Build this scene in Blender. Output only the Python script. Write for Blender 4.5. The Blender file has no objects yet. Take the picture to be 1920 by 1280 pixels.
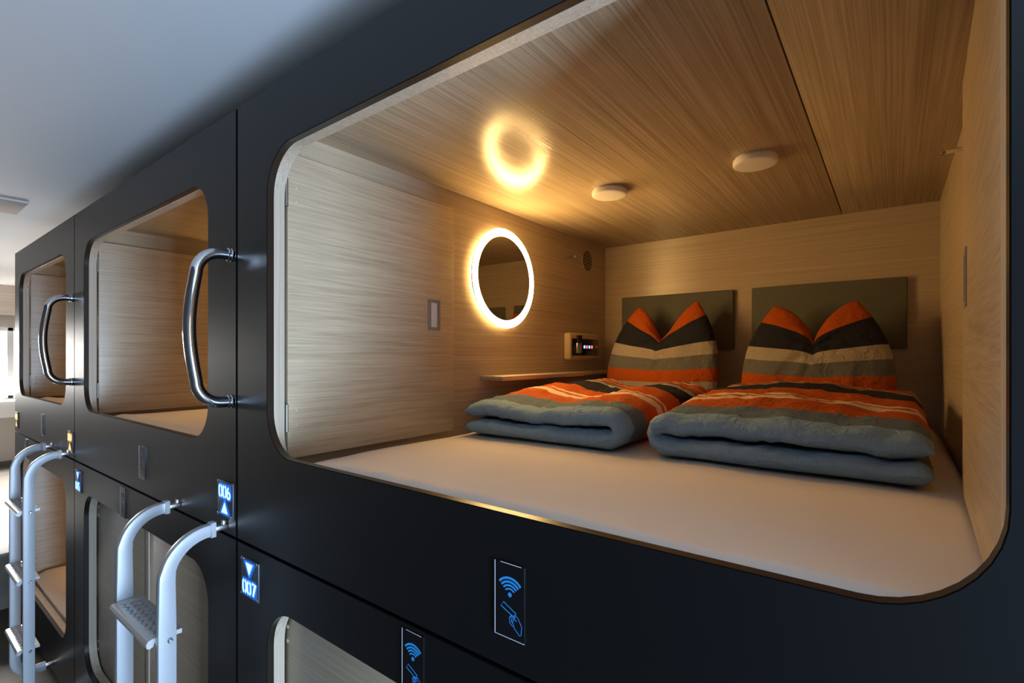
import bpy, bmesh, math, random
from mathutils import Vector, Matrix, noise
random.seed(7)
sc = bpy.context.scene
COL = sc.collection

# ------------------------------------------------------------------ camera
cam_d = bpy.data.cameras.new('camera'); cam = bpy.data.objects.new('camera', cam_d); COL.objects.link(cam)
cam.location = (0.0, -0.64, 1.80); cam.rotation_euler = (math.pi/2, 0, 0.6525)
cam_d.sensor_width = 36.0; cam_d.lens = 935.24/1920*36.0; cam_d.shift_y = 26.4/1920
cam_d.clip_start = 0.02; cam_d.clip_end = 100
sc.camera = cam

# ------------------------------------------------------------------ world, daylight, exposure
vs = sc.view_settings
vs.view_transform = 'Standard'; vs.look = 'None'; vs.exposure = 0.0; vs.gamma = 1.0; vs.use_curve_mapping = False
world = bpy.data.worlds.new('World'); sc.world = world; world.use_nodes = True
bg = world.node_tree.nodes['Background']
bg.inputs['Color'].default_value = (1.0, 0.97, 0.93, 1); bg.inputs['Strength'].default_value = 2.5

def area(name, loc, rot, sx, sy, power, color, spread=math.pi):
    d = bpy.data.lights.new(name, 'AREA'); d.shape = 'RECTANGLE'; d.size = sx; d.size_y = sy
    d.energy = power; d.color = color; d.spread = spread
    o = bpy.data.objects.new(name, d); COL.objects.link(o); o.location = loc; o.rotation_euler = rot
    return o
# added cool daylight in an unseen opening of the right end wall, lighting the ceiling
area('added_end_daylight', (2.55, -0.78, 0.80), (0, math.pi/2, 0), 1.45, 0.8, 235, (0.50, 0.71, 1.0))
# daylight in the window at the far left end
area('daylight_far_window', (-8.98, 0.35, 1.72), (0, -math.pi/2+math.radians(38), 0), 0.9, 2.4, 220, (1.0, 0.96, 0.90), math.radians(130))

WARM = (1.0, 0.61, 0.21)
RING_STRENGTH = 78.0
HALO_STRENGTH = 360.0

# ------------------------------------------------------------------ materials
def nmat(name):
    m = bpy.data.materials.new(name); m.use_nodes = True
    return m, m.node_tree, m.node_tree.nodes['Principled BSDF']
def plain(name, col, rough=0.5, metal=0.0, spec=0.5, bump=0.0, bscale=200.0, emit=None, estr=0.0, coat=0.0):
    m, nt, b = nmat(name)
    b.inputs['Base Color'].default_value = (*col, 1); b.inputs['Roughness'].default_value = rough
    b.inputs['Metallic'].default_value = metal; b.inputs['Specular IOR Level'].default_value = spec
    b.inputs['Coat Weight'].default_value = coat
    if emit:
        b.inputs['Emission Color'].default_value = (*emit, 1); b.inputs['Emission Strength'].default_value = estr
    tc = nt.nodes.new('ShaderNodeTexCoord'); n = nt.nodes.new('ShaderNodeTexNoise'); n.inputs['Scale'].default_value = bscale
    nt.links.new(tc.outputs['Object'], n.inputs['Vector'])
    if bump:
        bp = nt.nodes.new('ShaderNodeBump'); bp.inputs['Strength'].default_value = bump; bp.inputs['Distance'].default_value = 0.002
        nt.links.new(n.outputs['Fac'], bp.inputs['Height']); nt.links.new(bp.outputs['Normal'], b.inputs['Normal'])
    else:
        mr = nt.nodes.new('ShaderNodeMapRange'); mr.inputs['To Min'].default_value = max(0, rough-0.03); mr.inputs['To Max'].default_value = min(1, rough+0.03)
        nt.links.new(n.outputs['Fac'], mr.inputs['Value']); nt.links.new(mr.outputs['Result'], b.inputs['Roughness'])
    return m
def wood(name, axis, dark=(0.37, 0.285, 0.185), light=(0.56, 0.455, 0.32), rough=0.25, fine=230.0, coarse=62.0, along=0.9, bump=0.5, seed=0.0, spec=0.5, across=None):
    m, nt, b = nmat(name)
    tc = nt.nodes.new('ShaderNodeTexCoord')
    def nz(ac, al, detail):
        mp = nt.nodes.new('ShaderNodeMapping'); s = [ac, ac, ac]; s['xyz'.index(axis)] = al
        mp.inputs['Scale'].default_value = s; mp.inputs['Location'].default_value = (seed, seed*1.7, seed*0.6)
        n = nt.nodes.new('ShaderNodeTexNoise'); n.inputs['Scale'].default_value = 1.0; n.inputs['Detail'].default_value = detail; n.inputs['Roughness'].default_value = 0.6
        nt.links.new(tc.outputs['Object'], mp.inputs['Vector']); nt.links.new(mp.outputs['Vector'], n.inputs['Vector'])
        return n
    a = nz(fine, along*1.6, 3); c = nz(coarse, along*0.6, 2)
    mx = nt.nodes.new('ShaderNodeMath'); mx.operation = 'MULTIPLY_ADD'; mx.inputs[1].default_value = 0.74
    m2 = nt.nodes.new('ShaderNodeMath'); m2.operation = 'MULTIPLY'; m2.inputs[1].default_value = 0.26
    nt.links.new(a.outputs['Fac'], mx.inputs[0]); nt.links.new(c.outputs['Fac'], m2.inputs[0]); nt.links.new(m2.outputs[0], mx.inputs[2])
    cr = nt.nodes.new('ShaderNodeValToRGB'); e = cr.color_ramp.elements
    e[0].position = 0.34; e[0].color = (*dark, 1); e[1].position = 0.68; e[1].color = (*light, 1)
    mid = cr.color_ramp.elements.new(0.5); mid.color = tuple(0.5*dark[i]+0.5*light[i] for i in range(3))+(1,)
    nt.links.new(mx.outputs[0], cr.inputs['Fac']); nt.links.new(cr.outputs['Color'], b.inputs['Base Color'])
    b.inputs['Roughness'].default_value = rough; b.inputs['Specular IOR Level'].default_value = spec
    if across:   # brushed grain: reflections smear across the grain
        tv = nt.nodes.new('ShaderNodeCombineXYZ')
        for i in range(3): tv.inputs[i].default_value = across[i]
        nt.links.new(tv.outputs[0], b.inputs['Tangent']); b.inputs['Anisotropic'].default_value = 0.88
    bp = nt.nodes.new('ShaderNodeBump'); bp.inputs['Strength'].default_value = bump; bp.inputs['Distance'].default_value = 0.0012
    nt.links.new(mx.outputs[0], bp.inputs['Height']); nt.links.new(bp.outputs['Normal'], b.inputs['Normal'])
    return m
def stripes(name, stops):
    m, nt, b = nmat(name)
    at = nt.nodes.new('ShaderNodeAttribute'); at.attribute_name = 'weave'
    sep = nt.nodes.new('ShaderNodeSeparateXYZ'); nt.links.new(at.outputs['Vector'], sep.inputs[0])
    cr = nt.nodes.new('ShaderNodeValToRGB'); cr.color_ramp.interpolation = 'CONSTANT'
    els = cr.color_ramp.elements
    els[0].position = 0.0; els[0].color = (*stops[0][1], 1)
    els.remove(els[1])
    for p, c in stops[1:]:
        e = els.new(p); e.color = (*c, 1)
    nt.links.new(sep.outputs['X'], cr.inputs['Fac'])
    tc = nt.nodes.new('ShaderNodeTexCoord')
    n = nt.nodes.new('ShaderNodeTexNoise'); n.inputs['Scale'].default_value = 420; n.inputs['Detail'].default_value = 3
    nt.links.new(tc.outputs['Object'], n.inputs['Vector'])
    mr = nt.nodes.new('ShaderNodeMapRange'); mr.inputs['To Min'].default_value = 0.72; mr.inputs['To Max'].default_value = 1.25
    nt.links.new(n.outputs['Fac'], mr.inputs['Value'])
    mul = nt.nodes.new('ShaderNodeVectorMath'); mul.operation = 'SCALE'
    nt.links.new(cr.outputs['Color'], mul.inputs[0]); nt.links.new(mr.outputs['Result'], mul.inputs['Scale'])
    nt.links.new(mul.outputs[0], b.inputs['Base Color'])
    b.inputs['Roughness'].default_value = 0.9; b.inputs['Specular IOR Level'].default_value = 0.15
    n2 = nt.nodes.new('ShaderNodeTexNoise'); n2.inputs['Scale'].default_value = 40; n2.inputs['Detail'].default_value = 5; n2.inputs['Distortion'].default_value = 0.8
    nt.links.new(tc.outputs['Object'], n2.inputs['Vector'])
    bp = nt.nodes.new('ShaderNodeBump'); bp.inputs['Strength'].default_value = 0.7; bp.inputs['Distance'].default_value = 0.012
    nt.links.new(n2.outputs['Fac'], bp.inputs['Height']); nt.links.new(bp.outputs['Normal'], b.inputs['Normal'])
    return m
def emitter(name, col, strength):
    m = bpy.data.materials.new(name); m.use_nodes = True; nt = m.node_tree
    b = nt.nodes['Principled BSDF']; b.inputs['Base Color'].default_value = (*[min(1, c*0.6) for c in col], 1)
    b.inputs['Emission Color'].default_value = (*col, 1); b.inputs['Emission Strength'].default_value = strength
    b.inputs['Roughness'].default_value = 0.4
    return m

M = {}
M['facade'] = plain('charcoal_laminate', (0.0055, 0.0058, 0.0063), 0.40, spec=0.42, bump=0.012, bscale=900)
M['panel_side'] = plain('matt_panel_side', (0.005, 0.005, 0.005), 0.9, spec=0.05)
M['edge'] = plain('dark_panel_edge', (0.016, 0.012, 0.009), 0.30)
M['plinth'] = plain('black_plinth', (0.01, 0.01, 0.011), 0.5)
M['wood_y'] = wood('oak_laminate_lengthways', 'y', rough=0.36, bump=0.35, across=(0, 0, 1))
M['wood_x'] = wood('oak_laminate_crossways', 'x', seed=3.0, rough=0.40, bump=0.3, spec=0.95, across=(0, 0, 1))
M['wood_ceil'] = wood('oak_laminate_ceiling', 'y', dark=(0.31, 0.235, 0.145), light=(0.57, 0.455, 0.31), fine=190, coarse=48, seed=5.0, rough=0.22, bump=0.4, spec=0.28)
M['jamb'] = wood('pale_oak_edge', 'z', dark=(0.40, 0.33, 0.24), light=(0.58, 0.50, 0.39), rough=0.4, fine=220)
M['bed_base'] = wood('oak_bed_base', 'x', seed=9.0)
M['chrome'] = plain('polished_chrome', (0.78, 0.79, 0.80), 0.09, metal=1.0)
M['steel'] = plain('brushed_steel', (0.55, 0.54, 0.52), 0.32, metal=1.0)
M['hinge'] = plain('dull_hinge_steel', (0.30, 0.28, 0.26), 0.4, metal=1.0)
M['pull'] = plain('satin_taupe_metal', (0.27, 0.245, 0.21), 0.4)
M['ladder'] = plain('satin_white_metal', (0.45, 0.47, 0.50), 0.38, metal=0.15, spec=0.6)
M['tread'] = plain('clear_grey_tread', (0.62, 0.62, 0.62), 0.25, metal=0.35)
M['mirror'] = plain('mirror_glass', (0.62, 0.60, 0.57), 0.015, metal=1.0)
M['ring'] = emitter('frosted_light_ring', WARM, RING_STRENGTH)
M['halo'] = emitter('warm_led_strip', WARM, HALO_STRENGTH)
M['sheet'] = plain('white_cotton_sheet', (0.74, 0.665, 0.59), 0.9, spec=0.2, bump=0.12, bscale=60)
M['headboard'] = plain('grey_green_felt', (0.125, 0.125, 0.102), 0.85, spec=0.25, bump=0.6, bscale=700)
M['white_plastic'] = plain('white_plastic', (0.75, 0.72, 0.68), 0.45)
M['black_gloss'] = plain('black_gloss', (0.008, 0.008, 0.01), 0.15)
M['black'] = plain('matt_black', (0.006, 0.006, 0.006), 0.7)
M['cream_case'] = plain('cream_plastic_case', (0.50, 0.38, 0.22), 0.5)
M['led_blue'] = emitter('blue_indicator', (0.10, 0.25, 1.0), 5.0)
M['led_red'] = emitter('red_indicator', (1.0, 0.06, 0.10), 4.0)
M['sign_plate'] = plain('dark_sign_plate', (0.06, 0.07, 0.09), 0.4, metal=0.3)
M['sign_blue'] = emitter('blue_lit_acrylic', (0.008, 0.10, 0.50), 0.85)
M['sign_blue_glow'] = emitter('bright_blue_lit_acrylic', (0.03, 0.30, 1.0), 0.9)
M['sign_white'] = emitter('cool_lit_digits', (0.55, 0.82, 1.0), 1.3)
M['sign_amber'] = emitter('amber_lit_acrylic', (0.40, 0.18, 0.03), 0.5)
M['sign_amber_glow'] = emitter('amber_lit_surround', (1.0, 0.50, 0.10), 0.8)
M['sign_cream'] = emitter('warm_lit_digits', (1.0, 0.80, 0.40), 1.2)
M['icon'] = emitter('blue_lit_icon', (0.018, 0.21, 0.60), 0.62)
M['icon_dim'] = plain('grey_printed_icon', (0.10, 0.12, 0.14), 0.5)
M['recess_and_glint'] = plain('pale_recess_and_glint', (0.75, 0.76, 0.80), 0.25, spec=0.8)
M['ceil_paint'] = plain('white_ceiling_paint', (0.82, 0.82, 0.82), 0.75, bump=0.05, bscale=90)
M['wall_paint'] = plain('beige_wall_paint', (0.50, 0.46, 0.41), 0.8, bump=0.05, bscale=90)
M['grey_wall'] = plain('grey_wall_paint', (0.07, 0.07, 0.075), 0.7, bump=0.05, bscale=90)
M['skirting'] = plain('dark_skirting', (0.09, 0.085, 0.08), 0.5)
M['white_trim'] = plain('white_window_trim', (0.82, 0.82, 0.82), 0.4)
M['floor_wood'] = wood('dark_wood_floor', 'y', dark=(0.04, 0.032, 0.025), light=(0.10, 0.083, 0.066), spec=0.2, rough=0.5, fine=60, coarse=9)
M['deck_wood'] = wood('grey_wood_deck', 'y', dark=(0.16, 0.14, 0.12), light=(0.32, 0.29, 0.26), rough=0.3, fine=60, coarse=9)
M['riser_wood'] = wood('brown_wood_riser', 'y', dark=(0.13, 0.10, 0.075), light=(0.24, 0.20, 0.155), rough=0.5, fine=60, coarse=9)
M['blind_wood'] = wood('pale_pine_board', 'y', dark=(0.62, 0.50, 0.40), light=(0.80, 0.69, 0.58), rough=0.5, fine=40, coarse=9)
M['light_patch'] = plain('pale_light_patch', (0.80, 0.69, 0.61), 0.9, spec=0.1)
def glass_mat():
    m = bpy.data.materials.new('window_glass'); m.use_nodes = True; nt = m.node_tree; nt.nodes.clear()
    out = nt.nodes.new('ShaderNodeOutputMaterial'); mix = nt.nodes.new('ShaderNodeMixShader'); mix.inputs[0].default_value = 0.06
    t = nt.nodes.new('ShaderNodeBsdfTransparent'); g = nt.nodes.new('ShaderNodeBsdfGlossy'); g.inputs['Roughness'].default_value = 0.02
    nt.links.new(t.outputs[0], mix.inputs[1]); nt.links.new(g.outputs[0], mix.inputs[2]); nt.links.new(mix.outputs[0], out.inputs[0])
    return m
M['glass'] = glass_mat()

PALE = (0.205, 0.315, 0.425); SLATE = (0.115, 0.150, 0.182); ORG = (0.42, 0.080, 0.010)
NAVY = (0.020, 0.021, 0.030); CREAM = (0.62, 0.47, 0.34); GREY = (0.135, 0.135, 0.130); BEIGE = (0.36, 0.31, 0.25)
M['duvet'] = stripes('striped_duvet_cotton', [(0, PALE), (0.075, SLATE), (0.185, ORG), (0.300, CREAM), (0.348, ORG), (0.370, CREAM), (0.392, ORG),
                     (0.54, NAVY), (0.74, BEIGE), (0.775, GREY), (0.81, ORG), (0.86, CREAM), (0.875, ORG), (0.93, CREAM), (0.955, NAVY)])
M['pillow'] = stripes('striped_pillow_cotton', [(0, ORG), (0.10, NAVY), (0.13, ORG), (0.20, BEIGE), (0.265, ORG), (0.375, GREY), (0.49, BEIGE), (0.60, NAVY), (0.80, ORG)])

# ------------------------------------------------------------------ object helpers
def tag(o, label=None, cat=None, group=None, kind=None):
    if label: o['label'] = label
    if cat: o['category'] = cat
    if group: o['group'] = group
    if kind: o['kind'] = kind
    return o
def origin(o):
    v = Vector((0, 0, 0))
    while o is not None:
        v += Vector(o.location); o = o.parent
    return v
def thing(name, label, cat, loc, group=None):
    o = bpy.data.objects.new(name, None); COL.objects.link(o); o.location = loc; o.empty_display_size = 0.05
    return tag(o, label, cat, group)
def mk(name, bm, mat, parent=None, smooth=False, base=None, sharp=35):
    """link a bmesh (world coordinates) as one object; origin = parent's origin, or base for a top-level mesh"""
    o0 = origin(parent) if parent else Vector(base if base is not None else (0, 0, 0))
    bmesh.ops.translate(bm, verts=bm.verts, vec=-o0)
    me = bpy.data.meshes.new(name); bm.to_mesh(me); bm.free()
    if smooth:
        me.shade_smooth() if hasattr(me, 'shade_smooth') else None
        try: me.set_sharp_from_angle(angle=math.radians(sharp))
        except Exception: pass
    for m in (mat if isinstance(mat, (list, tuple)) else [mat]): me.materials.append(m)
    o = bpy.data.objects.new(name, me); COL.objects.link(o)
    if parent: o.parent = parent
    else: o.location = o0
    return o
def add_box(bm, lo, hi, bevel=0.0, seg=2):
    b2 = bmesh.new(); bmesh.ops.create_cube(b2, size=1.0)
    for v in b2.verts:
        for i in range(3): v.co[i] = lo[i] + (v.co[i]+0.5)*(hi[i]-lo[i])
    if bevel:
        bmesh.ops.bevel(b2, geom=list(b2.edges), offset=bevel, segments=seg, affect='EDGES', profile=0.5)
    merge(bm, b2)
def merge(bm, b2):
    me = bpy.data.meshes.new('tmp'); b2.to_mesh(me); b2.free(); bm.from_mesh(me); bpy.data.meshes.remove(me)
def box(name, lo, hi, mat, parent=None, bevel=0.0, base=None, smooth=None):
    bm = bmesh.new(); add_box(bm, lo, hi, bevel)
    return mk(name, bm, mat, parent, smooth=bool(bevel) if smooth is None else smooth, base=base)
def quads(bm, rings, close_u=True, close_v=False, caps=True):
    """rings: list of point lists -> skin"""
    vs_ = [[bm.verts.new(p) for p in r] for r in rings]
    n = len(rings[0]); m = len(rings)
    for j in range(m if close_v else m-1):
        for i in range(n if close_u else n-1):
            a = vs_[j][i]; b = vs_[j][(i+1) % n]; c = vs_[(j+1) % m][(i+1) % n]; d = vs_[(j+1) % m][i]
            bm.faces.new((a, b, c, d))
    if caps and not close_v:
        bm.faces.new(list(reversed(vs_[0]))); bm.faces.new(vs_[-1])
    bmesh.ops.recalc_face_normals(bm, faces=bm.faces)
    return vs_
def tube(bm, pts, r, seg=16, caps=True):
    pts = [Vector(p) for p in pts]; rings = []; up = None
    for i, p in enumerate(pts):
        t = (pts[min(i+1, len(pts)-1)]-pts[max(i-1, 0)]).normalized()
        if up is None:
            up = t.orthogonal().normalized()
        up = (up - t*up.dot(t)).normalized(); s = t.cross(up)
        rr = r[i] if isinstance(r, (list, tuple)) else r
        rings.append([p+rr*(math.cos(2*math.pi*k/seg)*up+math.sin(2*math.pi*k/seg)*s) for k in range(seg)])
    b2 = bmesh.new(); quads(b2, rings, caps=caps); merge(bm, b2)
def lathe(bm, c, axis, prof, seg=32, closed=False):
    """prof: (radius, offset along axis)"""
    axis = Vector(axis).normalized(); u = axis.orthogonal().normalized(); w = axis.cross(u); c = Vector(c); rings = []
    for r, h in prof:
        rings.append([c+axis*h+max(r, 1e-5)*(math.cos(2*math.pi*k/seg)*u+math.sin(2*math.pi*k/seg)*w) for k in range(seg)])
    b2 = bmesh.new(); quads(b2, rings, caps=not closed, close_v=closed); bmesh.ops.remove_doubles(b2, verts=b2.verts, dist=2e-5); merge(bm, b2)
def rrect(x0, x1, z0, z1, r, seg=10):
    pts = []
    for cx, cz, a0 in ((x1-r, z1-r, 0), (x0+r, z1-r, 90), (x0+r, z0+r, 180), (x1-r, z0+r, 270)):
        for k in range(seg+1):
            a = math.radians(a0+90*k/seg); pts.append((cx+r*math.cos(a), cz+r*math.sin(a)))
    return pts
def holed_panel(bm, outer, hole, y0, y1, bev=0.0015):
    """panel in the XZ plane from y0 (front) to y1 with a rounded hole"""
    x0, x1, z0, z1 = outer; cx = sum(p[0] for p in hole)/len(hole); cz = sum(p[1] for p in hole)/len(hole)
    n = len(hole); q = n//4
    out = []
    corners = [(x1, z1), (x0, z1), (x0, z0), (x1, z0)]
    for c in range(4):
        for k in range(q):
            t = k/(q-1); hx, hz = hole[c*q+k]
            X, Z = corners[c]
            # first half of the arc runs to the vertical side, second half to the horizontal one (or the other way round)
            mid = (q-1)/2
            vert_first = c in (0, 2)
            first = k < mid-0.25; last = k > mid+0.25
            if not first and not last: out.append((X, Z)); continue
            if (first and vert_first) or (last and not vert_first): out.append((X, hz))
            else: out.append((hx, Z))
    def ring(pts, y): return [(p[0], y, p[1]) for p in pts]
    def inset(pts, d):
        return [(p[0]+(d if p[0] > cx else -d), p[1]+(d if p[1] > cz else -d)) for p in pts]
    oi = [(min(max(p[0], x0+bev), x1-bev), min(max(p[1], z0+bev), z1-bev)) for p in out]
    hn = []
    for i, p in enumerate(hole):
        a, b = hole[i-1], hole[(i+1) % n]; d = Vector((b[0]-a[0], b[1]-a[1])).normalized(); hn.append((p[0]+d.y*bev, p[1]-d.x*bev))
    rings = [ring(out, y1), ring(out, y0+bev), ring(oi, y0), ring(hn, y0), ring(hole, y0+bev), ring(hole, y1)]
    b2 = bmesh.new(); quads(b2, rings, close_u=True, close_v=True, caps=False)
    merge(bm, b2)
def ribbon(bm, pts, w, y, closed=False, conv=None, taper=None):
    """flat stroke in the XZ plane at depth y"""
    n = len(pts); L = []; R = []
    for i, p in enumerate(pts):
        a = pts[i-1] if (i > 0 or closed) else p; b = pts[(i+1) % n] if (i < n-1 or closed) else p
        d = Vector((b[0]-a[0], b[1]-a[1]));  d = d.normalized() if d.length > 1e-9 else Vector((1, 0))
        k = 1.0
        if (0 < i < n-1) or closed:
            d1 = Vector((p[0]-a[0], p[1]-a[1])).normalized(); d2 = Vector((b[0]-p[0], b[1]-p[1])).normalized()
            k = min(1.8, 1.0/max(0.3, math.cos(0.5*d1.angle(d2, 0.0))))
        nx, nz = -d.y*w/2*k, d.x*w/2*k
        L.append(bm.verts.new((p[0]+nx, y, p[1]+nz))); R.append(bm.verts.new((p[0]-nx, y, p[1]-nz)))
    for i in range(n if closed else n-1):
        j = (i+1) % n
        try: bm.faces.new((L[i], R[i], R[j], L[j]))
        except ValueError: pass
def poly(bm, pts, y):
    bm.faces.new([bm.verts.new((p[0], y, p[1])) for p in pts])
def solidify_y(bm, d=0.0012):
    """give flat XZ shapes a real thickness towards the front"""
    bmesh.ops.recalc_face_normals(bm, faces=bm.faces)
    r = bmesh.ops.extrude_face_region(bm, geom=list(bm.faces))
    bmesh.ops.translate(bm, verts=[v for v in r['geom'] if isinstance(v, bmesh.types.BMVert)], vec=(0, -d, 0))
    bmesh.ops.recalc_face_normals(bm, faces=bm.faces)
def arc(cx, cz, r, a0, a1, n=10, rz=None):
    rz = rz or r
    return [(cx+r*math.cos(math.radians(a0+(a1-a0)*k/n)), cz+rz*math.sin(math.radians(a0+(a1-a0)*k/n))) for k in range(n+1)]

# ------------------------------------------------------------------ room shell
CEIL = 2.68
XW = -8.9; XE = 2.5; YF = -1.5; YB = 2.35
tag(box('floor', (XW-0.1, YF-0.1, -0.1), (XE+0.1, YB+0.1, 0), M['floor_wood']), kind='structure')
tag(box('ceiling', (XW-0.1, YF-0.1, CEIL), (XE+0.1, YB+0.1, CEIL+0.1), M['ceil_paint']), kind='structure')
tag(box('wall_front', (XW-0.1, YF-0.1, 0), (XE+0.1, YF, CEIL), M['grey_wall']), kind='structure')
tag(box('wall_back', (XW-0.1, YB, 0), (XE+0.1, YB+0.1, CEIL), M['wall_paint']), kind='structure')
WZ0, WZ1, WY0, WY1 = 1.25, 2.16, -0.95, 1.65
bm = bmesh.new()
add_box(bm, (XW-0.15, YF, 0), (XW, YB, WZ0)); add_box(bm, (XW-0.15, YF, WZ1), (XW, YB, CEIL))
add_box(bm, (XW-0.15, YF, WZ0), (XW, WY0, WZ1)); add_box(bm, (XW-0.15, WY1, WZ0), (XW, YB, WZ1))
tag(mk('wall_left', bm, M['wall_paint']), kind='structure')
bm = bmesh.new()
add_box(bm, (XE, YF, 2.25), (XE+0.1, YB, CEIL)); add_box(bm, (XE, YF, 0), (XE+0.1, -1.20, 2.25)); add_box(bm, (XE, -0.36, 0), (XE+0.1, YB, 2.25))
tag(mk('wall_right', bm, M['wall_paint']), kind='structure')
# far window: frame with mullions and panes
win = bpy.data.objects.new('window_1', None); COL.objects.link(win); win.location = (XW, 0.35, WZ0); tag(win, kind='structure')
bm = bmesh.new()
for y in (WY0, -0.13, 0.50, WY1-0.06): add_box(bm, (XW-0.09, y, WZ0), (XW-0.03, y+0.06, WZ1), 0.006)
for z in (WZ0, WZ1-0.05): add_box(bm, (XW-0.09, WY0, z), (XW-0.03, WY1, z+0.05), 0.006)
mk('window_frame', bm, M['white_trim'], win, smooth=True)
box('window_pane', (XW-0.065, WY0+0.03, WZ0+0.03), (XW-0.059, WY1-0.03, WZ1-0.03), M['glass'], win)
box('window_sill', (XW-0.03, WY0-0.1, WZ0-0.22), (XW+0.16, WY1+0.1, WZ0-0.015), M['white_trim'], win, 0.01)
tag(box('trim_1', (XW, YF, 2.31), (XW+0.10, YB, CEIL), M['blind_wood']), kind='structure')
tag(box('trim_2', (XW, WY0-0.1, WZ1), (XW+0.03, WY1+0.1, WZ1+0.06), M['wall_paint']), kind='structure')
# raised wooden platform at the far end
PX = -5.02
plat = bpy.data.objects.new('floor_platform', None); COL.objects.link(plat); plat.location = (PX, 0, 0); tag(plat, kind='structure')
box('deck', (XW, YF, 0.37), (PX+0.015, YB, 0.40), M['deck_wood'], plat, 0.003)
box('riser', (XW, YF, 0), (PX, YB, 0.37), M['riser_wood'], plat)
tag(box('baseboard_left', (XW, YF, 0.40), (XW+0.02, YB, 0.47), M['skirting']), kind='structure')
tag(box('reflected_light_patch', (-4.30, -1.15, CEIL-0.012), (-3.93, -0.05, CEIL), M['light_patch'], base=(-4.1, -0.6, CEIL), bevel=0.004),  # thin pale slab, its colour painting light reflected on the ceiling
    'pale patch of reflected light on the white corridor ceiling, as a thin slab', 'light patch')

# ------------------------------------------------------------------ capsules
ZS = 1.291                     # split between the lower and upper row
ZT = 2.490
UP_OPEN = (-1.2865, 0.0848, 1.543, 2.330)
LO_OPEN = (-1.2865, 0.0848, 0.330, 1.157)
def leaf(root, hinge_x, sgn, z0, z1, length, ang, handle_u, y_h=0.055, thick=0.019, wmat='wood_y', handle=True):
    """a hinged door leaf; ang = 0 closed (lying along x), 90 = fully open into the capsule; sgn = +1 hinge on the left side"""
    a = math.radians(ang)
    d = Vector((sgn*math.cos(a), math.sin(a), 0)); n = Vector((math.sin(a)*sgn, -math.cos(a), 0))   # n: the face one sees
    org = Vector((hinge_x, y_h, 0))
    def xf(u, t, z): p = org + d*u - n*t; return Vector((p.x, p.y, z))
    def slab(u0, u1, t0, t1, za, zb, bev):
        b2 = bmesh.new(); add_box(b2, (u0, t0, za), (u1, t1, zb), bev)
        for v in b2.verts: v.co = xf(v.co.x, v.co.y, v.co.z)
        bmesh.ops.recalc_face_normals(b2, faces=b2.faces)
        return b2
    o = mk('door_leaf', slab(0, length, 0, thick, z0, z1, 0.0012), M[wmat], root, smooth=True)
    zc = 0.5*(z0+z1)
    if handle:
        hz = zc + 0.010
        bm = bmesh.new()
        for (u0, u1, za, zb) in ((-.030, .030, -.0545, -.043), (-.030, .030, .043, .0545), (-.030, -.015, -.043, .043), (.015, .030, -.043, .043)):
            merge(bm, slab(handle_u+u0, handle_u+u1, -0.002, 0.001, hz+za, hz+zb, 0))
        h = mk('pull_handle', bm, M['pull'], o)
        mk('handle_recess', slab(handle_u-.015, handle_u+.015, -0.0006, 0.001, hz-.043, hz+.043, 0), M['recess_and_glint'], h)
    for hz in ((z0+0.11, z1-0.11) if sgn > 0 else ()):
        bm = bmesh.new(); p = xf(-0.004, -0.002, 0)
        tube(bm, [(p.x, p.y, hz-0.035), (p.x, p.y, hz+0.035)], 0.004, 12)
        for kz in (-0.0362, -0.0006, 0.035): tube(bm, [(p.x, p.y, hz+kz), (p.x, p.y, hz+kz+0.0012)], 0.0046, 12)
        hg = mk('hinge', bm, M['hinge'], o, smooth=True)
        for dz in (-0.019, 0.019):
            bm = bmesh.new(); lathe(bm, xf(0.026, 0, hz+dz), n, [(0.0052, -0.0005), (0.0052, 0.0012), (0.004, 0.0018), (0.0, 0.0018)], 14)
            mk('screw_cap', bm, M['jamb'], o, smooth=True)
    return o
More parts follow.
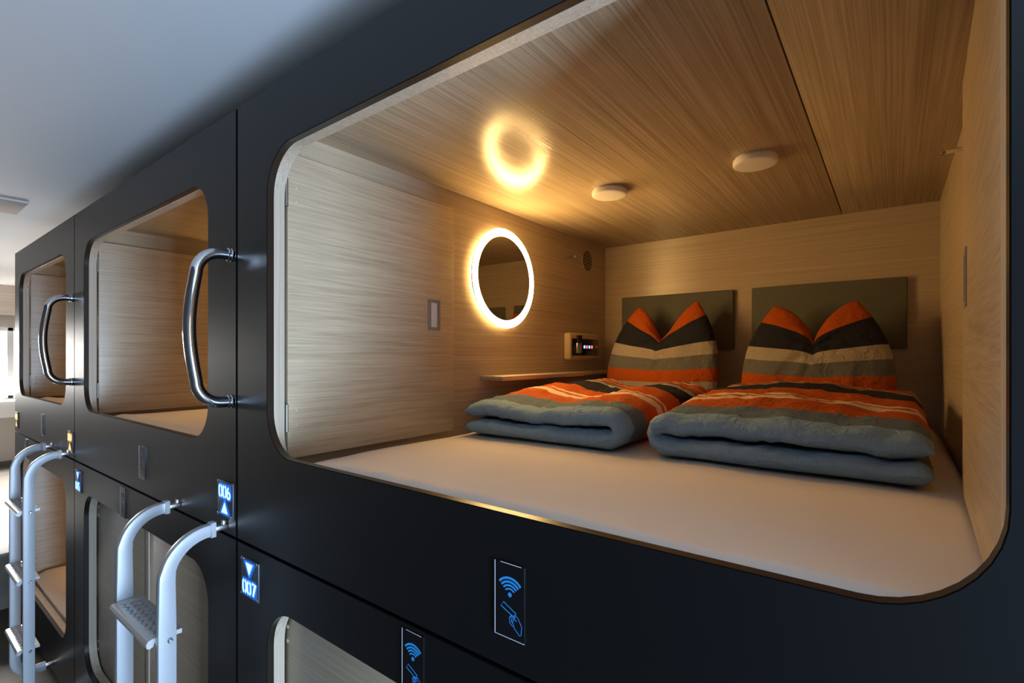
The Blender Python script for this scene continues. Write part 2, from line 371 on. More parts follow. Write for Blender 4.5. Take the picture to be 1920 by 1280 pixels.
def capsule(label, ox, xs, upper, doors_open, group=None, right=True):
    """xs: x-scale about ox for a narrower capsule; local x of the big capsule is used throughout"""
    X = lambda x: ox + x*xs
    op = UP_OPEN if upper else LO_OPEN
    z0, z1 = (ZS, ZT) if upper else (0.08, ZS-0.007)
    PL, PR = X(-1.4545), X(0.2725)
    root = thing('sleeping_capsule', label, 'capsule', (0.5*(PL+PR), 0, 0 if not upper else ZS), group)
    hole = rrect(X(op[0]), X(op[1]), op[2], op[3], 0.115)
    bm = bmesh.new(); holed_panel(bm, (PL+0.003, PR-0.003, z0+0.0, z1), hole, 0.0, 0.018, 0.0012)
    for f in bm.faces:
        c = f.calc_center_median()
        if abs(f.normal.y) < 0.3 and X(op[0])-0.002 < c.x < X(op[1])+0.002 and op[2]-0.002 < c.z < op[3]+0.002: f.material_index = 1
        elif abs(f.normal.y) < 0.9: f.material_index = 2
    mk('front_panel', bm, [M['facade'], M['edge'], M['panel_side']], root, smooth=True, sharp=20)
    WL, WR = X(-1.3416), X(0.1515); zc = 2.428 if upper else 1.235; zf = 1.33 if upper else 0.12; YE = 2.017
    bm = bmesh.new(); holed_panel(bm, (WL-0.02, WR+0.02, zf, zc+0.02), rrect(X(op[0]), X(op[1]), op[2]-(0.06 if upper else 0), op[3], 0.115), 0.0185, 0.047, 0.0005)
    mk('opening_lining', bm, M['jamb'], root, smooth=True, sharp=20)
    box('side_wall', (WL-0.018, 0.047, zf), (WL, YE+0.018, zc+0.018), M['wood_y'], root)
    box('side_wall', (WR, 0.047, zf), (WR+0.018, YE+0.018, zc+0.018), M['wood_y'], root)
    box('back_wall', (WL, YE, zf), (WR, YE+0.018, zc+0.018), M['wood_x'], root)
    for xa in (PL+0.004, PR-0.016): box('outer_side', (xa, 0.0185, zf-0.02), (xa+0.012, YE+0.02, zc+0.05), M['panel_side'], root)
    XS = X(-0.1796)
    box('ceiling_board', (WL, 0.047, zc), (XS-0.0018, YE, zc+0.018), M['wood_ceil'], root, 0.0008)
    box('ceiling_board', (XS+0.0018, 0.047, zc), (WR, YE, zc+0.018), M['wood_ceil'], root, 0.0008)
    box('ceiling_backing', (WL, 0.047, zc+0.018), (WR, YE, zc+0.024), M['black'], root)
    box('bed_base', (WL, 0.047, zf), (WR, YE, zf+0.02), M['bed_base'], root)
    if not upper: box('plinth', (PL, 0.03, 0), (PR, 0.06, 0.079), M['plinth'], root)
    L = 0.5*(op[1]-op[0])*xs
    dz0, dz1 = op[2]-0.0195, op[3]+0.014
    if doors_open:
        leaf(root, X(op[0])+0.0015, +1, dz0, dz1, 0.646*xs, 91.2, 0.545*xs)
        if right: leaf(root, X(op[1])+0.003, -1, dz0, dz1, 0.646*xs, 92.0, 0.552*xs)
    else:
        leaf(root, X(op[0])-0.02, +1, dz0, dz1, L+0.018, 0, L-0.12, y_h=0.052, wmat='wood_x', handle=False)
        leaf(root, X(op[1])+0.02, -1, dz0, dz1, L+0.018, 0, L-0.12, y_h=0.052, wmat='wood_x', handle=False)
        xm = X(0.5*(op[0]+op[1]))
        box('meeting_strip', (xm-0.016, 0.0475, dz0+0.003), (xm+0.016, 0.0522, dz1-0.003), M['jamb'], root, 0.001)
    return root
OX2 = -1.731; XS3 = 1.30/1.3713*0.94; OX3 = -3.187-0.2725*XS3
capsule('large open upper capsule nearest, with striped bedding inside', 0.0, 1.0, True, True, 'capsules of the row')
capsule('open upper capsule in the middle of the row, between the two chrome handles', OX2, 1.0, True, True, 'capsules of the row', right=False)
capsule('open upper capsule at the far window end of the row', OX3, XS3, True, True, 'capsules of the row', right=False)
capsule('closed lower capsule under the striped bedding, with pale wooden doors', 0.0, 1.0, False, False, 'capsules of the row')
capsule('closed lower capsule with two pale doors behind the near white ladder', OX2, 1.0, False, False, 'capsules of the row')
capsule('open lower capsule behind the far white ladder, warmly lit inside', OX3, XS3, False, True, 'capsules of the row', right=False)

# ------------------------------------------------------------------ mattresses
def mattress(label, x0, x1, y0, y1, z0, z1, seed, nx=60, ny=70):
    bm = bmesh.new(); r = 0.022
    def prof(t, lo, hi, n):   # parameter 0..1 over the top with rolled edges
        return lo+(hi-lo)*t
    rows = []
    for j in range(ny+1):
        row = []
        for i in range(nx+1):
            u = i/nx; v = j/ny
            x = x0+(x1-x0)*u; y = y0+(y1-y0)*v
            dx = min(x-x0, x1-x); dy = min(y-y0, y1-y)
            h = z1
            for dd in (dx, dy):
                if dd < r: h -= r-math.sqrt(max(0, r*r-(r-dd)**2))
            p = Vector((x*4, y*4, seed))
            h += 0.004*noise.noise(p) + 0.002*noise.noise(p*3)
            h += 0.020*math.exp(-((y-y0)/0.10)**2)*(z1 > 1)*min(1, max(0, (dx-0.05)/0.05))
            # gathered sheet near the front edge
            f = math.exp(-((y-y0-0.05)/0.07)**2)*math.exp(-((x-x0-0.35)/0.35)**2)
            h += 0.009*f*noise.noise(Vector((x*34, y*7, seed+5)))
            row.append((x, y, h))
        rows.append(row)
    g = [[bm.verts.new(p) for p in r_] for r_ in rows]
    for j in range(ny):
        for i in range(nx): bm.faces.new((g[j][i], g[j][i+1], g[j+1][i+1], g[j+1][i]))
    rim = [g[0][i] for i in range(nx)]+[g[j][nx] for j in range(ny)]+[g[ny][i] for i in range(nx, 0, -1)]+[g[j][0] for j in range(ny, 0, -1)]
    lowv = [bm.verts.new((v.co.x, v.co.y, z0)) for v in rim]
    n = len(rim)
    for i in range(n): bm.faces.new((rim[i], lowv[i], lowv[(i+1) % n], rim[(i+1) % n]))
    bm.faces.new(lowv)
    bmesh.ops.recalc_face_normals(bm, faces=bm.faces)
    o = mk('mattress', bm, M['sheet'], None, smooth=True, base=(0.5*(x0+x1), 0.5*(y0+y1), z0), sharp=60)
    return tag(o, label, 'mattress')
MZ = 1.512
mattress('wide white sheeted mattress under the striped duvets and pillows', -1.275, 0.140, 0.0475, 2.005, 1.352, MZ, 1.0)
mattress('white mattress seen in the middle upper capsule behind the chrome handle', OX2-1.275, OX2+0.135, 0.0475, 2.005, 1.352, MZ, 2.0, 24, 30)
mattress('white mattress in the far upper capsule by the window', OX3-1.275*XS3, OX3+0.135*XS3, 0.0475, 2.005, 1.352, MZ, 3.0, 24, 30)
mattress('warmly lit mattress in the open lower capsule behind the far ladder', OX3-1.275*XS3, OX3+0.135*XS3, 0.058, 2.005, 0.141, 0.36, 4.0, 24, 30)

# ------------------------------------------------------------------ lit round mirrors
def mirror(label, xw, yc, zc):
    root = thing('wall_mirror', label, 'mirror', (xw, yc, zc), 'lit mirrors')
    bm = bmesh.new(); lathe(bm, (xw, yc, zc), (1, 0, 0), [(0.178, 0.0255), (0.179, 0.027), (0.2, 0.028), (0.208, 0.0275), (0.211, 0.026), (0.211, 0.020), (0.178, 0.020)], 96, closed=True)
    for f in bm.faces:
        cm = f.calc_center_median(); rad = Vector((0, cm.y-yc, cm.z-zc))
        f.material_index = 0 if (f.normal.x > 0.25 and rad.length > 0.1) else 1
    mk('light_ring', bm, [M['ring'], M['steel']], root, smooth=True)
    bm = bmesh.new(); lathe(bm, (xw, yc, zc), (1, 0, 0), [(0.179, 0.020), (0.179, 0.0265), (0.0, 0.0265)], 96)
    mk('mirror_glass', bm, M['mirror'], root, smooth=True, sharp=20)
    bm = bmesh.new(); lathe(bm, (xw, yc, zc), (1, 0, 0), [(0.188, 0.003), (0.1885, 0.003), (0.1885, 0.005), (0.188, 0.005)], 96, closed=True)
    for f in bm.faces:
        cm = f.calc_center_median(); rad = Vector((0, cm.y-yc, cm.z-zc)).normalized()
        f.material_index = 0 if f.normal.dot(rad) > 0.9 else 1
    mk('led_strip', bm, [M['halo'], M['white_plastic']], root, smooth=True)
    bm = bmesh.new(); lathe(bm, (xw, yc, zc), (1, 0, 0), [(0.1875, 0.0), (0.1875, 0.0199), (0.0, 0.0199)], 64)
    mk('back_plate', bm, M['white_plastic'], root)
mirror('round mirror in a glowing warm ring on the left wall of the near capsule', -1.3416, 1.035, 2.128)
mirror('lit round mirror hidden in the middle upper capsule', OX2-1.3416, 1.035, 2.128)
mirror('lit round mirror in the far upper capsule', OX3-1.3416*XS3, 1.035, 2.128)
mirror('lit round mirror in the open lower capsule', OX3-1.3416*XS3, 1.035, 0.93)

# ------------------------------------------------------------------ fittings of the near capsule
def coat_hook(label, x, y, z, sgn):
    root = thing('coat_hook', label, 'hook', (x, y, z), 'coat hooks')
    bm = bmesh.new(); lathe(bm, (x, y, z), (sgn, 0, 0), [(0.011, 0), (0.011, 0.003), (0.008, 0.005), (0, 0.005)], 20)
    mk('base_plate', bm, M['steel'], root, smooth=True)
    bm = bmesh.new(); lathe(bm, (x, y, z), (sgn, 0, 0), [(0.006, 0.004), (0.0055, 0.036), (0.006, 0.037), (0.009, 0.039), (0.009, 0.047), (0.0075, 0.049), (0, 0.049)], 20)
    mk('peg', bm, M['chrome'], root, smooth=True)
coat_hook('short metal coat peg beside the glowing round mirror', -1.3416, 1.585, 2.307, 1)
coat_hook('short metal coat peg high on the right capsule wall', 0.1515, 1.15, 2.352, -1)
# slotted speaker grille
gr = thing('speaker_grille', 'small round slotted grille in the upper back corner of the left wall', 'grille', (-1.3416, 1.80, 2.322))
bm = bmesh.new(); lathe(bm, (-1.3416, 1.80, 2.322), (1, 0, 0), [(0.060, 0), (0.060, 0.0012), (0.0, 0.0012)], 40); mk('face_plate', bm, M['wood_y'], gr)
for k in range(9):
    dz = -0.048+0.012*k; hw = math.sqrt(max(0.0, 0.055**2-dz*dz))*0.92
    bm = bmesh.new(); add_box(bm, (-1.3410, 1.80-hw, 2.322+dz-0.0033), (-1.3400, 1.80+hw, 2.322+dz+0.0033)); mk('slot', bm, M['black'], gr)
# control box
cb = thing('control_panel', 'cream wall box with dark panel and red and blue indicator lights', 'control panel', (-1.3416, 1.705, 1.848))
bm = bmesh.new(); add_box(bm, (-1.3410, 1.545, 1.778), (-1.300, 1.862, 1.918), 0.012, 3); mk('housing', bm, M['cream_case'], cb, smooth=True)
xf = -1.2985
box('display', (-1.3005, 1.562, 1.800), (xf, 1.845, 1.888), M['black_gloss'], cb, 0.0006)
for k, (y, m) in enumerate(((1.690, 'led_blue'), (1.716, 'led_red'), (1.744, 'led_blue'), (1.772, 'led_red'))):
    bm = bmesh.new(); lathe(bm, (xf, y, 1.846), (1, 0, 0), [(0.0085, -0.0005), (0.0085, 0.001), (0.006, 0.002), (0, 0.002)], 16); mk('indicator_light', bm, M[m], cb, smooth=True)
bm = bmesh.new(); lathe(bm, (xf, 1.825, 1.846), (1, 0, 0), [(0.006, -0.0005), (0.006, 0.003), (0, 0.003)], 16); mk('knob', bm, M['white_plastic'], cb, smooth=True)
plug = thing('key_card', 'grey card with dark top clipped at the left end of the control panel', 'card', (-1.2985, 1.62, 1.86))
box('card_sleeve', (-1.2983, 1.600, 1.812), (-1.290, 1.650, 1.866), M['steel'], plug, 0.002)
box('card_top', (-1.2983, 1.607, 1.8665), (-1.289, 1.652, 1.905), M['black'], plug, 0.002)
# shelf
bm = bmesh.new(); add_box(bm, (-1.3414, 0.905, 1.699), (-1.228, 1.56, 1.717), 0.0015); add_box(bm, (-1.3414, 1.56, 1.699), (-1.262, 2.0165, 1.717), 0.0015)
tag(mk('wall_shelf', bm, M['wood_y'], None, smooth=True, base=(-1.28, 1.45, 1.70)), 'narrow oak shelf along the left wall below the round mirror', 'shelf')
# headboards
def headboard(label, x0, x1):
    root = thing('headboard', label, 'headboard', (0.5*(x0+x1), 2.017, 1.83), 'headboard pads')
    bm = bmesh.new(); add_box(bm, (x0, 1.992, 1.832), (x1, 2.0165, 2.128), 0.006, 3); mk('pad', bm, M['headboard'], root, smooth=True)
headboard('grey felt headboard pad behind the left pillow', -1.227, -0.630)
headboard('grey felt headboard pad behind the right pillow', -0.547, 0.047)
def puck(label, x, y):
    root = thing('ceiling_light', label, 'light', (x, y, 2.428), 'capsule ceiling lights')
    bm = bmesh.new(); lathe(bm, (x, y, 2.4279), (0, 0, -1), [(0.060, 0), (0.060, 0.006), (0, 0.006)], 48); mk('base', bm, M['white_plastic'], root, smooth=True)
    bm = bmesh.new(); lathe(bm, (x, y, 2.4279), (0, 0, -1), [(0.062, 0.004), (0.0655, 0.007), (0.066, 0.019), (0.0645, 0.0225), (0.061, 0.0245), (0.055, 0.0255), (0, 0.0262)], 48); mk('diffuser', bm, M['white_plastic'], root, smooth=True)
puck('white round ceiling puck light nearer the glowing mirror', -0.853, 1.085)
puck('white round ceiling puck light beside the ceiling seam', -0.347, 1.085)

# ------------------------------------------------------------------ bedding
def duvet(label, x0, x1, y0, y1, fold_right, humps, seed, rise, inset=0.0):
    """a duvet folded double (fold on one side): two puffy layers, U-shaped in section, swept along y"""
    bm = bmesh.new(); lay = bm.verts.layers.float_vector.new('weave')
    NU, NV = 64, 110
    W = x1-x0; th = 0.027; gap = 0.048
    # centre line of the section: t 0..1, bottom layer -> fold -> top layer (fold at x = W)
    Lb = W-0.072; La = math.pi*gap/2; tot = 2*Lb+La
    def cl(t):
        s = t*tot
        if s < Lb: return 0.012+inset+s*(Lb-inset)/Lb, 0.030, 0.0
        if s < Lb+La:
            a = (s-Lb)/(gap/2); return 0.012+Lb+gap/2*math.sin(a), 0.030+gap/2*(1-math.cos(a)), (s-Lb)/La
        return 0.012+Lb-(s-Lb-La), 0.030+gap, 1.0
    rings = []
    for j in range(NV+1):
        v = j/NV; ends = 0.055
        yy = y0+(y1-y0)*v
        dd = min(v*(y1-y0), (1-v)*(y1-y0)*1.4)
        e = math.sqrt(max(0.0, 1-(1-min(1, dd/ends))**2)); e = 0.06+0.94*e
        outer, inner = [], []
        for k in range(NU+1):
            t = k/NU; cx, cz, lay_t = cl(t)
            cx2, cz2, _ = cl(min(1, t+1e-3)); cx1, cz1, _ = cl(max(0, t-1e-3))
            d = Vector((cx2-cx1, cz2-cz1)).normalized(); n = Vector((d.y, -d.x))
            te = min(t, 1-t)*tot; et = 0.04+0.96*math.sqrt(max(0, 1-(1-min(1, te/0.034))**2))
            h = th*e*et*(1+0.10*noise.noise(Vector((cx*6, yy*6, seed+lay_t*9))))
            lift = 0.0
            uu = cx/W
            if lay_t > 0:
                hv = sum(a*math.exp(-((uu-c)/w)**2)*(0.12+0.88*min(1, v*3.0)) for a, c, w in humps)
                lift = lay_t*(hv + rise*min(1, v*1.6)**0.8 + 0.006*noise.noise(Vector((cx*9, yy*9, seed))) )
            # front edge wanders
            wob = 0.020*noise.noise(Vector((uu*2.2, seed, lay_t*3))) + 0.02*(lay_t-0.5)*math.exp(-v*8)
            skew = wob*max(0, 1-v*2.2)
            outer.append((cx, cz+lift, n, h, skew, lay_t)); 
        ring = []
        for (cx, cz, n, h, sk, lt) in outer: ring.append((cx+n.x*h, yy+sk, max(0.004, cz+n.y*h)))
        for (cx, cz, n, h, sk, lt) in reversed(outer):
            ring.append((cx-n.x*h*0.92, yy+sk, cz-n.y*h*0.92))
        rings.append(ring)
    out = []
    for j, r in enumerate(rings):
        rr = []
        for i, (cx, yy, cz) in enumerate(r):
            # creases: fine wrinkles running back from the front edge
            w = 0.007*noise.noise(Vector((cx*15, yy*6, seed+2)))+0.009*(0.4-abs(noise.noise(Vector((cx*22+yy*6, yy*14, seed+7)))))+0.004*noise.noise(Vector((cx*44, yy*30, seed)))
            z = cz + (w if cz > 0.02 else 0)
            x = x0+cx if fold_right else x1-cx
            rr.append(Vector((x, yy, MZ+0.004+z)))
        out.append(rr)
    vs_ = quads(bm, out, caps=True)
    for j, r in enumerate(vs_):
        v = j/NV
        for i, vert in enumerate(r):
            s = v + 0.012*noise.noise(Vector((vert.co.x*5, v*4, seed+4)))
            vert[lay] = (min(0.999, max(0.0, s)), i/len(r), 0)
    o = mk('duvet', bm, M['duvet'], None, smooth=True, base=(0.5*(x0+x1), 0.5*(y0+y1), MZ), sharp=80)
    return tag(o, label, 'duvet', 'striped duvets')
duvet('striped duvet folded double on the left of the bed, fold towards the middle', -1.262, -0.605, 0.690, 1.64, True, [(0.040, 0.22, 0.17), (0.036, 0.76, 0.16)], 11.0, 0.022, 0.022)
duvet('striped duvet folded double on the right of the bed, below the broad-eared pillow', -0.575, 0.082, 0.705, 1.64, False, [(0.030, 0.55, 0.35)], 23.0, 0.046)

def pillow(label, xc, seed, ears, H=0.56, w=0.278, lean=0.20, yb=1.74, vd=0.17, vp=0.8):
    """a pillow standing on its edge, top middle pushed down so that the corners stand up as two ears"""
    bm = bmesh.new(); lay = bm.verts.layers.float_vector.new('weave')
    NS, NT = 48, 48; e1, e2 = ears      # e = (x position, height) of the ear tips
    def pos(s, t, side):
        s0, t0 = s, t; tq = 2*t-1
        s = s0*math.sqrt(1-0.20*tq*tq*(1.0 if t0 > 0.5 else 0.5)); t = 0.5+0.5*tq*math.sqrt(1-0.20*s0*s0*(1.0 if t0 > 0.5 else 0.5))
        if s < 0: ex, eh = e1
        else: ex, eh = e2
        a = abs(s); k = t**3.0
        xb = s*w*(1+0.03*math.sin(math.pi*t))
        # at the top edge, s runs from the ear tip down to the valley
        xt = ex*a**0.85 + 0.0
        x = xb*(1-k)+xt*k*1.0
        valley = vd*(1-max(a, 1e-4)**vp)
        z = (H*t) - valley*t**3.2*1.0 + (eh*a*a)*t**4
        fat = (max(0, 1-s0**2))**0.36*(max(0, 4*t0*(1-t0)))**0.36
        T = 0.092*(1-0.35*t)
        y = T*fat*side
        # folds round the valley
        rx = x; rz = z-(H-0.22)
        ang = math.atan2(rz, rx+1e-6); rad = math.hypot(rx, rz)
        y += side*-0.010*math.sin(ang*9+seed)*math.exp(-(rad/0.12)**2)*fat
        y += side*fat*(0.014*noise.noise(Vector((x*9, z*9, seed)))+0.008*noise.noise(Vector((x*26, z*26, seed+3))))
        # pressed-in middle of the top
        y -= side*0.035*math.exp(-(s/0.35)**2)*t**3*fat
        return x, y, z
    def world(s, t, side):
        x, y, z = pos(s, t, side)
        return Vector((xc+x, yb+y+lean*z, MZ+0.006+z))
    G = {}
    for side in (-1, 1):
        for j in range(NT+1):
            for i in range(NS+1):
                s = -1+2*i/NS; t = j/NT
                # bunch samples at the rim
                s = math.sin(s*math.pi/2); t = 0.5-0.5*math.cos(t*math.pi)
                rim = i in (0, NS) or j in (0, NT)
                if rim and side == 1: G[(1, i, j)] = G[(-1, i, j)]; continue
                v = bm.verts.new(world(s, t, side)); v[lay] = (min(0.999, t-0.085*s*s*t**4+0.006*noise.noise(Vector((s*3, t*3, seed)))), s, 0); G[(side, i, j)] = v
    for side in (-1, 1):
        for j in range(NT):
            for i in range(NS):
                f = [G[(side, i, j)], G[(side, i+1, j)], G[(side, i+1, j+1)], G[(side, i, j+1)]]
                if side == 1: f.reverse()
                try: bm.faces.new(f)
                except ValueError: pass
    bmesh.ops.recalc_face_normals(bm, faces=bm.faces)
    o = mk('pillow', bm, M['pillow'], None, smooth=True, base=(xc, yb, MZ), sharp=85)
    return tag(o, label, 'pillow', 'striped pillows')
pillow('left striped pillow standing upright with two pointed ears', -0.925, 1.3, ((-0.125, 0.0), (0.165, 0.02)), vd=0.25, vp=0.75, H=0.585)
pillow('right striped pillow standing upright with two broad ears', -0.265, 4.1, ((-0.155, 0.0), (0.145, 0.01)), H=0.54, w=0.275, vd=0.21, vp=0.5)

# ------------------------------------------------------------------ chrome grab handles
def grab_handle(label, x, zc, h=0.412, out=0.105, r=0.0155):
    root = thing('grab_handle', label, 'handle', (x, 0, zc), 'chrome grab handles')
    pts = []; R = 0.062
    z1 = zc+h/2; z0 = zc-h/2
    pts.append((x, -0.004, z1))
    for k in range(9):
        a = math.radians(90*k/8); pts.append((x, -(out-R-0.012)-R*math.sin(a), z1-R*(1-math.cos(a))))
    n = 12
    za, zb = z1-R, z0+R
    for k in range(1, n):
        t = k/n; pts.append((x, -(out-0.012)-0.016*math.sin(math.pi*t), za+(zb-za)*t))
    for k in range(9):
        a = math.radians(90*(1-k/8)); pts.append((x, -(out-R-0.012)-R*math.sin(a), z0+R*(1-math.cos(a))))
    pts.append((x, -0.004, z0))
    bm = bmesh.new(); tube(bm, pts, r, 24); mk('bar', bm, M['chrome'], root, smooth=True, sharp=60)
    for z in (z0, z1):
        bm = bmesh.new(); lathe(bm, (x, 0.0005, z), (0, -1, 0), [(0.0185, 0), (0.0185, 0.006), (0.0165, 0.008), (0.0185, 0.010), (0.0185, 0.014), (0.016, 0.016), (0.0, 0.016)], 28)
        mk('flange', bm, M['chrome'], root, smooth=True)
grab_handle('large chrome grab handle beside the near capsule opening', -1.482, 1.877)
grab_handle('chrome grab handle farther left, towards the window', -3.215, 1.877)

# ------------------------------------------------------------------ ladders
def sweep_rect(bm, pts, x, w, d):
    """pts (y, z); rectangular rounded section w across x, d in the plane"""
    rings = []
    prof = []
    for (sx, sd) in ((1, 1), (-1, 1), (-1, -1), (1, -1)):
        for k in range(3):
            a = math.radians({(1, 1): 0, (-1, 1): 90, (-1, -1): 180, (1, -1): 270}[(sx, sd)]+45*k)
            prof.append((sx, sd, math.cos(a), math.sin(a)))
    for i, p in enumerate(pts):
        a = pts[max(0, i-1)]; b = pts[min(len(pts)-1, i+1)]
        t = Vector((b[0]-a[0], b[1]-a[1])).normalized(); n = Vector((-t.y, t.x))
        dd = d*(p[2] if len(p) > 2 else 1.0); c = 0.0022; ring = []
        for sx, sd, ca, sa in prof:
            px = sx*(w/2-c)+c*ca; pd = sd*(dd/2-c)+c*sa
            ring.append(Vector((x+px, p[0]+n.x*pd, p[1]+n.y*pd)))
        rings.append(ring)
    b2 = bmesh.new(); quads(b2, rings); merge(bm, b2)
def ladder(label, xl, xr):
    root = thing('ladder', label, 'ladder', (0.5*(xl+xr), -0.15, 0.13), 'white ladders')
    yo = -0.150; zt_, zb_ = 1.312, 0.135; R = 0.105; Rb = 0.085
    for x in (xl, xr):
        p = [(-0.032, zt_)]
        p.append((-0.045, zt_))
        for k in range(13):
            a = math.radians(90*k/12); p.append((yo+R-R*math.sin(a), zt_-R*(1-math.cos(a)), 0.80 if k < 11 else 0.9))
        for k in range(1, 8): p.append((yo, zt_-R+(zb_+Rb-zt_+R)*k/8))
        for k in range(11):
            a = math.radians(90*(1-k/10)); p.append((yo+Rb-Rb*math.sin(a), zb_+Rb*(1-math.cos(a))))
        p.append((-0.032, zb_))
        bm = bmesh.new(); sweep_rect(bm, p, x, 0.024, 0.042); st = mk('stile', bm, M['ladder'], root, smooth=True, sharp=30)
        for z in (zt_, zb_):
            bm = bmesh.new(); add_box(bm, (x-0.010, -0.040, z-0.007), (x+0.010, -0.0004, z+0.007), 0.002)
            add_box(bm, (x-0.006, -0.012, z-0.006), (x+0.006, -0.004, z+(0.018 if z > 1 else 0.006)), 0.001)
            mk('bracket', bm, M['steel'], st, smooth=True)
    for z in (1.055, 0.725, 0.395):
        bm = bmesh.new(); y0, y1 = yo-0.040, yo+0.042
        # tread: thin board with a rolled front lip, swept across
        prof = [(y1, z+0.006), (y0+0.012, z+0.006), (y0+0.004, z+0.003), (y0, z-0.004), (y0+0.001, z-0.014), (y0+0.008, z-0.018), (y0+0.016, z-0.014), (y0+0.018, z-0.006), (y1, z-0.006)]
        rings = [[Vector((xx, p[0], p[1])) for p in prof] for xx in (xl+0.014, xr-0.014)]
        b2 = bmesh.new(); quads(b2, rings); merge(bm, b2)
        st = mk('step', bm, M['tread'], root, smooth=True, sharp=30)
        bm = bmesh.new(); n = 9
        for row in (0, 1, 2):
            pts = []
            for k in range(2*n+1):
                xx = xl+0.035+(xr-xl-0.07)*k/(2*n); pts.append((xx, yo-0.014+0.017*row+(0.006 if k % 2 else -0.006), z+0.0065))
            tube(bm, pts, 0.0018, 6)
        mk('grip_ridge', bm, M['tread'], st, smooth=True)
        for x, s in ((xl, -1), (xr, 1)):
            bm = bmesh.new(); lathe(bm, (x+s*0.0125, yo+0.004, z-0.001), (s, 0, 0), [(0.006, 0), (0.006, 0.006), (0.004, 0.008), (0, 0.008)], 14); mk('bolt', bm, M['steel'], st, smooth=True)
ladder('near white ladder in front of the closed pale doors', -1.862, -1.520)
ladder('far white ladder in front of the open lower capsule', -3.620, -3.275)

# ------------------------------------------------------------------ lit number signs
def digit_strokes(ch, x, z, w, h):
    cx = x+w/2; r = w/2; g = 10
    if ch == '0':
        top = z+h-r; bot = z+r
        L = arc(cx, top, r, 90+g+8, 180)+arc(cx, bot, r, 180, 270-g-8); Rr = arc(cx, top, r, 90-g-8, 0)+arc(cx, bot, r, 360, 270+g+8)
        return [L, Rr]
    if ch == '6':
        return [arc(cx, z+r, r, 0, 360, 20), arc(cx+w*0.32, z+r, w*0.82, 180, 112, 8, rz=h-r)]
    if ch == '7': return [[(x, z+h), (x+w, z+h), (x+w*0.35, z)]]
    if ch == '5': return [[(x+w*0.95, z+h), (x+w*0.1, z+h), (x+w*0.08, z+h*0.55)]+arc(cx, z+r, r, 120, -150, 14)]
    if ch == '4': return [[(x+w*0.72, z), (x+w*0.72, z+h), (x, z+h*0.32), (x+w, z+h*0.32)]]
    if ch == '2': return [arc(cx, z+h-r, r, 170, -35, 12)+[(x, z), (x+w, z)]]
    return []
def number_sign(label, xc, zc, text, up, warm=False, W=0.098, H=0.104):
    root = thing('number_sign', label, 'sign', (xc, 0, zc), 'lit number signs')
    y = -0.0
    bm = bmesh.new(); add_box(bm, (xc-W/2, -0.004, zc-H/2), (xc+W/2, 0.0005, zc+H/2), 0.0012); mk('plate', bm, M['sign_plate'], root, smooth=True)
    pb, pg, pw = ('sign_amber', 'sign_amber_glow', 'sign_cream') if warm else ('sign_blue', 'sign_blue_glow', 'sign_white')
    dw, dh = 0.0175, 0.032
    zd = zc+0.006 if up else zc-0.040
    zt = zc-0.036 if up else zc+0.038
    xs_ = [xc-0.0345+k*0.0255 for k in range(3)]
    bm = bmesh.new(); poly(bm, rrect(xc-0.042, xc+0.042, zd-0.008, zd+dh+0.008, 0.012, 5), -0.0041)
    if up: poly(bm, [(xc-0.030, zt-0.010), (xc+0.030, zt-0.010), (xc+0.034, zt-0.004), (xc+0.006, zt+0.036), (xc-0.006, zt+0.036), (xc-0.034, zt-0.004)], -0.0042)
    else: poly(bm, [(xc-0.030, zt+0.010), (xc+0.030, zt+0.010), (xc+0.034, zt+0.004), (xc+0.006, zt-0.036), (xc-0.006, zt-0.036), (xc-0.034, zt+0.004)], -0.0042)
    solidify_y(bm, 0.0004); mk('lit_field', bm, M[pb], root)
    bm = bmesh.new()
    for k, ch in enumerate(text):
        for s in digit_strokes(ch, xs_[k], zd, dw, dh): ribbon(bm, s, 0.0125, -0.0047)
    sg = 1 if up else -1
    poly(bm, [(xc-0.026, zt-sg*0.006), (xc+0.026, zt-sg*0.006), (xc, zt+sg*0.034)], -0.0047)
    solidify_y(bm, 0.0003); mk('glow_outline', bm, M[pg], root)
    bm = bmesh.new()
    for k, ch in enumerate(text):
        for s in digit_strokes(ch, xs_[k], zd, dw, dh): ribbon(bm, s, 0.0062, -0.0052)
    solidify_y(bm, 0.0004); mk('digits', bm, M[pw], root)
    bm = bmesh.new(); poly(bm, [(xc-0.019, zt-sg*0.003), (xc+0.019, zt-sg*0.003), (xc, zt+sg*0.027)], -0.0052); solidify_y(bm, 0.0004); mk('arrow', bm, M[pw], root)
    for sx in (-1, 1):
        for sz in (-1, 1):
            bm = bmesh.new(); lathe(bm, (xc+sx*(W/2-0.006), -0.0035, zc+sz*(H/2-0.006)), (0, -1, 0), [(0.0042, 0), (0.0042, 0.0015), (0.003, 0.0025), (0, 0.0027)], 16); mk('screw', bm, M['chrome'], root, smooth=True)
number_sign('blue lit sign with number 006 above an upward arrow', -1.521, 1.388, '006', True)
number_sign('blue lit sign with downward arrow above the number 007', -1.373, 1.200, '007', False)
number_sign('small blue lit sign with downward arrow right of the far ladder', -3.104, 1.200, '005', False)
number_sign('amber lit sign above the far white ladder', -3.252, 1.372, '004', True, True)
number_sign('amber lit sign at the window end of the capsule row', -4.640, 1.372, '002', True, True)

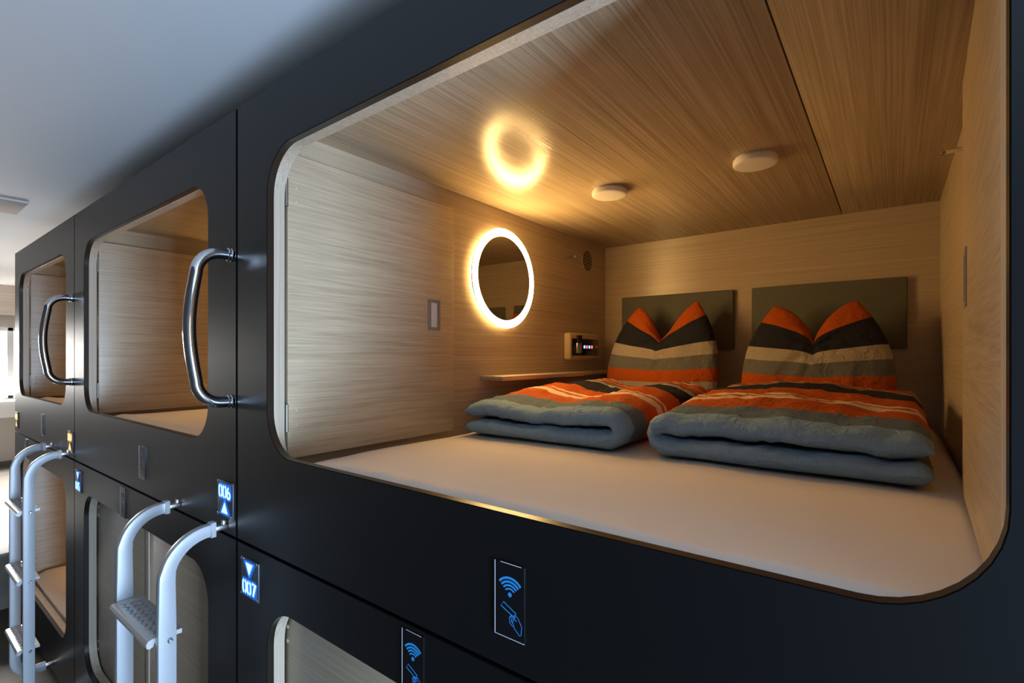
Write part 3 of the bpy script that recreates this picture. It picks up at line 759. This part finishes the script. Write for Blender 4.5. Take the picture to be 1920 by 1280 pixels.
# ------------------------------------------------------------------ card readers
def card_reader(label, xc, zc, W=0.060, H=0.120, icon='icon'):
    root = thing('card_reader', label, 'card reader', (xc, 0, zc), 'card readers')
    bm = bmesh.new(); add_box(bm, (xc-W/2, -0.003, zc-H/2), (xc+W/2, 0.0005, zc+H/2), 0.0004); mk('glass_plate', bm, M['black_gloss'], root)
    bm = bmesh.new()
    for (a, b) in (((-W/2, -H/2), (-W/2, H/2)), ((-W/2, -H/2), (W/2, -H/2)), ((-W/2+0.012, H/2), (W/2-0.006, H/2))):
        ribbon(bm, [(xc+a[0], zc+a[1]), (xc+b[0], zc+b[1])], 0.0011, -0.0031)
    solidify_y(bm, 0.0004); mk('edge_highlight', bm, M['recess_and_glint'], root)  # light-grey strokes on three sides paint the plate's edge highlight
    bm = bmesh.new(); cz = zc+0.0085
    for k, r in enumerate((0.0125, 0.0185, 0.0245, 0.031)):
        ribbon(bm, [(xc+0.001+px, cz+pz) for px, pz in arc(0, 0, r*0.93, 138, 42, 14)], 0.0026+0.0004*k, -0.0032)
    poly(bm, [(xc+0.001+0.0038*math.cos(2*math.pi*k/16), cz+0.002+0.0038*math.sin(2*math.pi*k/16)) for k in range(16)], -0.0032)
    solidify_y(bm, 0.0003); mk('wave_symbol', bm, M[icon], root)
    bm = bmesh.new(); w = 0.00085
    card = [(-0.012, -0.004), (0.0135, -0.0165), (0.010, -0.0235), (-0.0175, -0.0115)]
    ribbon(bm, [(xc+a, zc+b) for a, b in card], w, -0.0032, closed=True)
    hand = [(0.012, -0.018), (0.0195, -0.024), (0.0255, -0.034), (0.0245, -0.0475), (0.0215, -0.0495), (0.011, -0.0405), (0.0075, -0.032), (0.003, -0.0225)]
    ribbon(bm, [(xc+a-0.001, zc+b) for a, b in hand], w, -0.0032)
    ribbon(bm, [(xc+a, zc+b) for a, b in [(0.003, -0.022), (-0.0005, -0.027), (0.001, -0.031), (0.0005, -0.034), (0.0035, -0.0365), (0.0065, -0.0385), (0.009, -0.0375)]], w, -0.0032)
    ribbon(bm, [(xc+a, zc+b) for a, b in [(0.003, -0.030), (0.0075, -0.034)]], w, -0.0032)
    ribbon(bm, [(xc+a, zc+b) for a, b in [(0.008, -0.020), (0.0115, -0.0225), (0.0095, -0.0250), (0.0145, -0.0285)]], w*1.2, -0.0032)
    ribbon(bm, [(xc+a, zc+b) for a, b in [(0.0035, -0.0215), (0.0085, -0.0265), (0.0085, -0.030)]], w, -0.0032)
    solidify_y(bm, 0.0003); mk('hand_symbol', bm, M[icon], root)
card_reader('card reader plate with blue symbols just below the near capsule opening', -0.492, 1.404)
card_reader('card reader plate with blue symbols below the seam, cut by the bottom edge', -0.724, 1.215)
card_reader('dark card reader plate below the middle upper capsule opening', -2.216, 1.404, icon='icon_dim')
card_reader('dark card reader plate above the closed doors behind the near ladder', -2.440, 1.215, icon='icon_dim')
card_reader('thin dark card reader plate below the far upper capsule opening', -3.870, 1.404, icon='icon_dim')
card_reader('dark card reader plate on the far lower capsule beside the amber sign', -4.330, 1.215, icon='icon_dim')
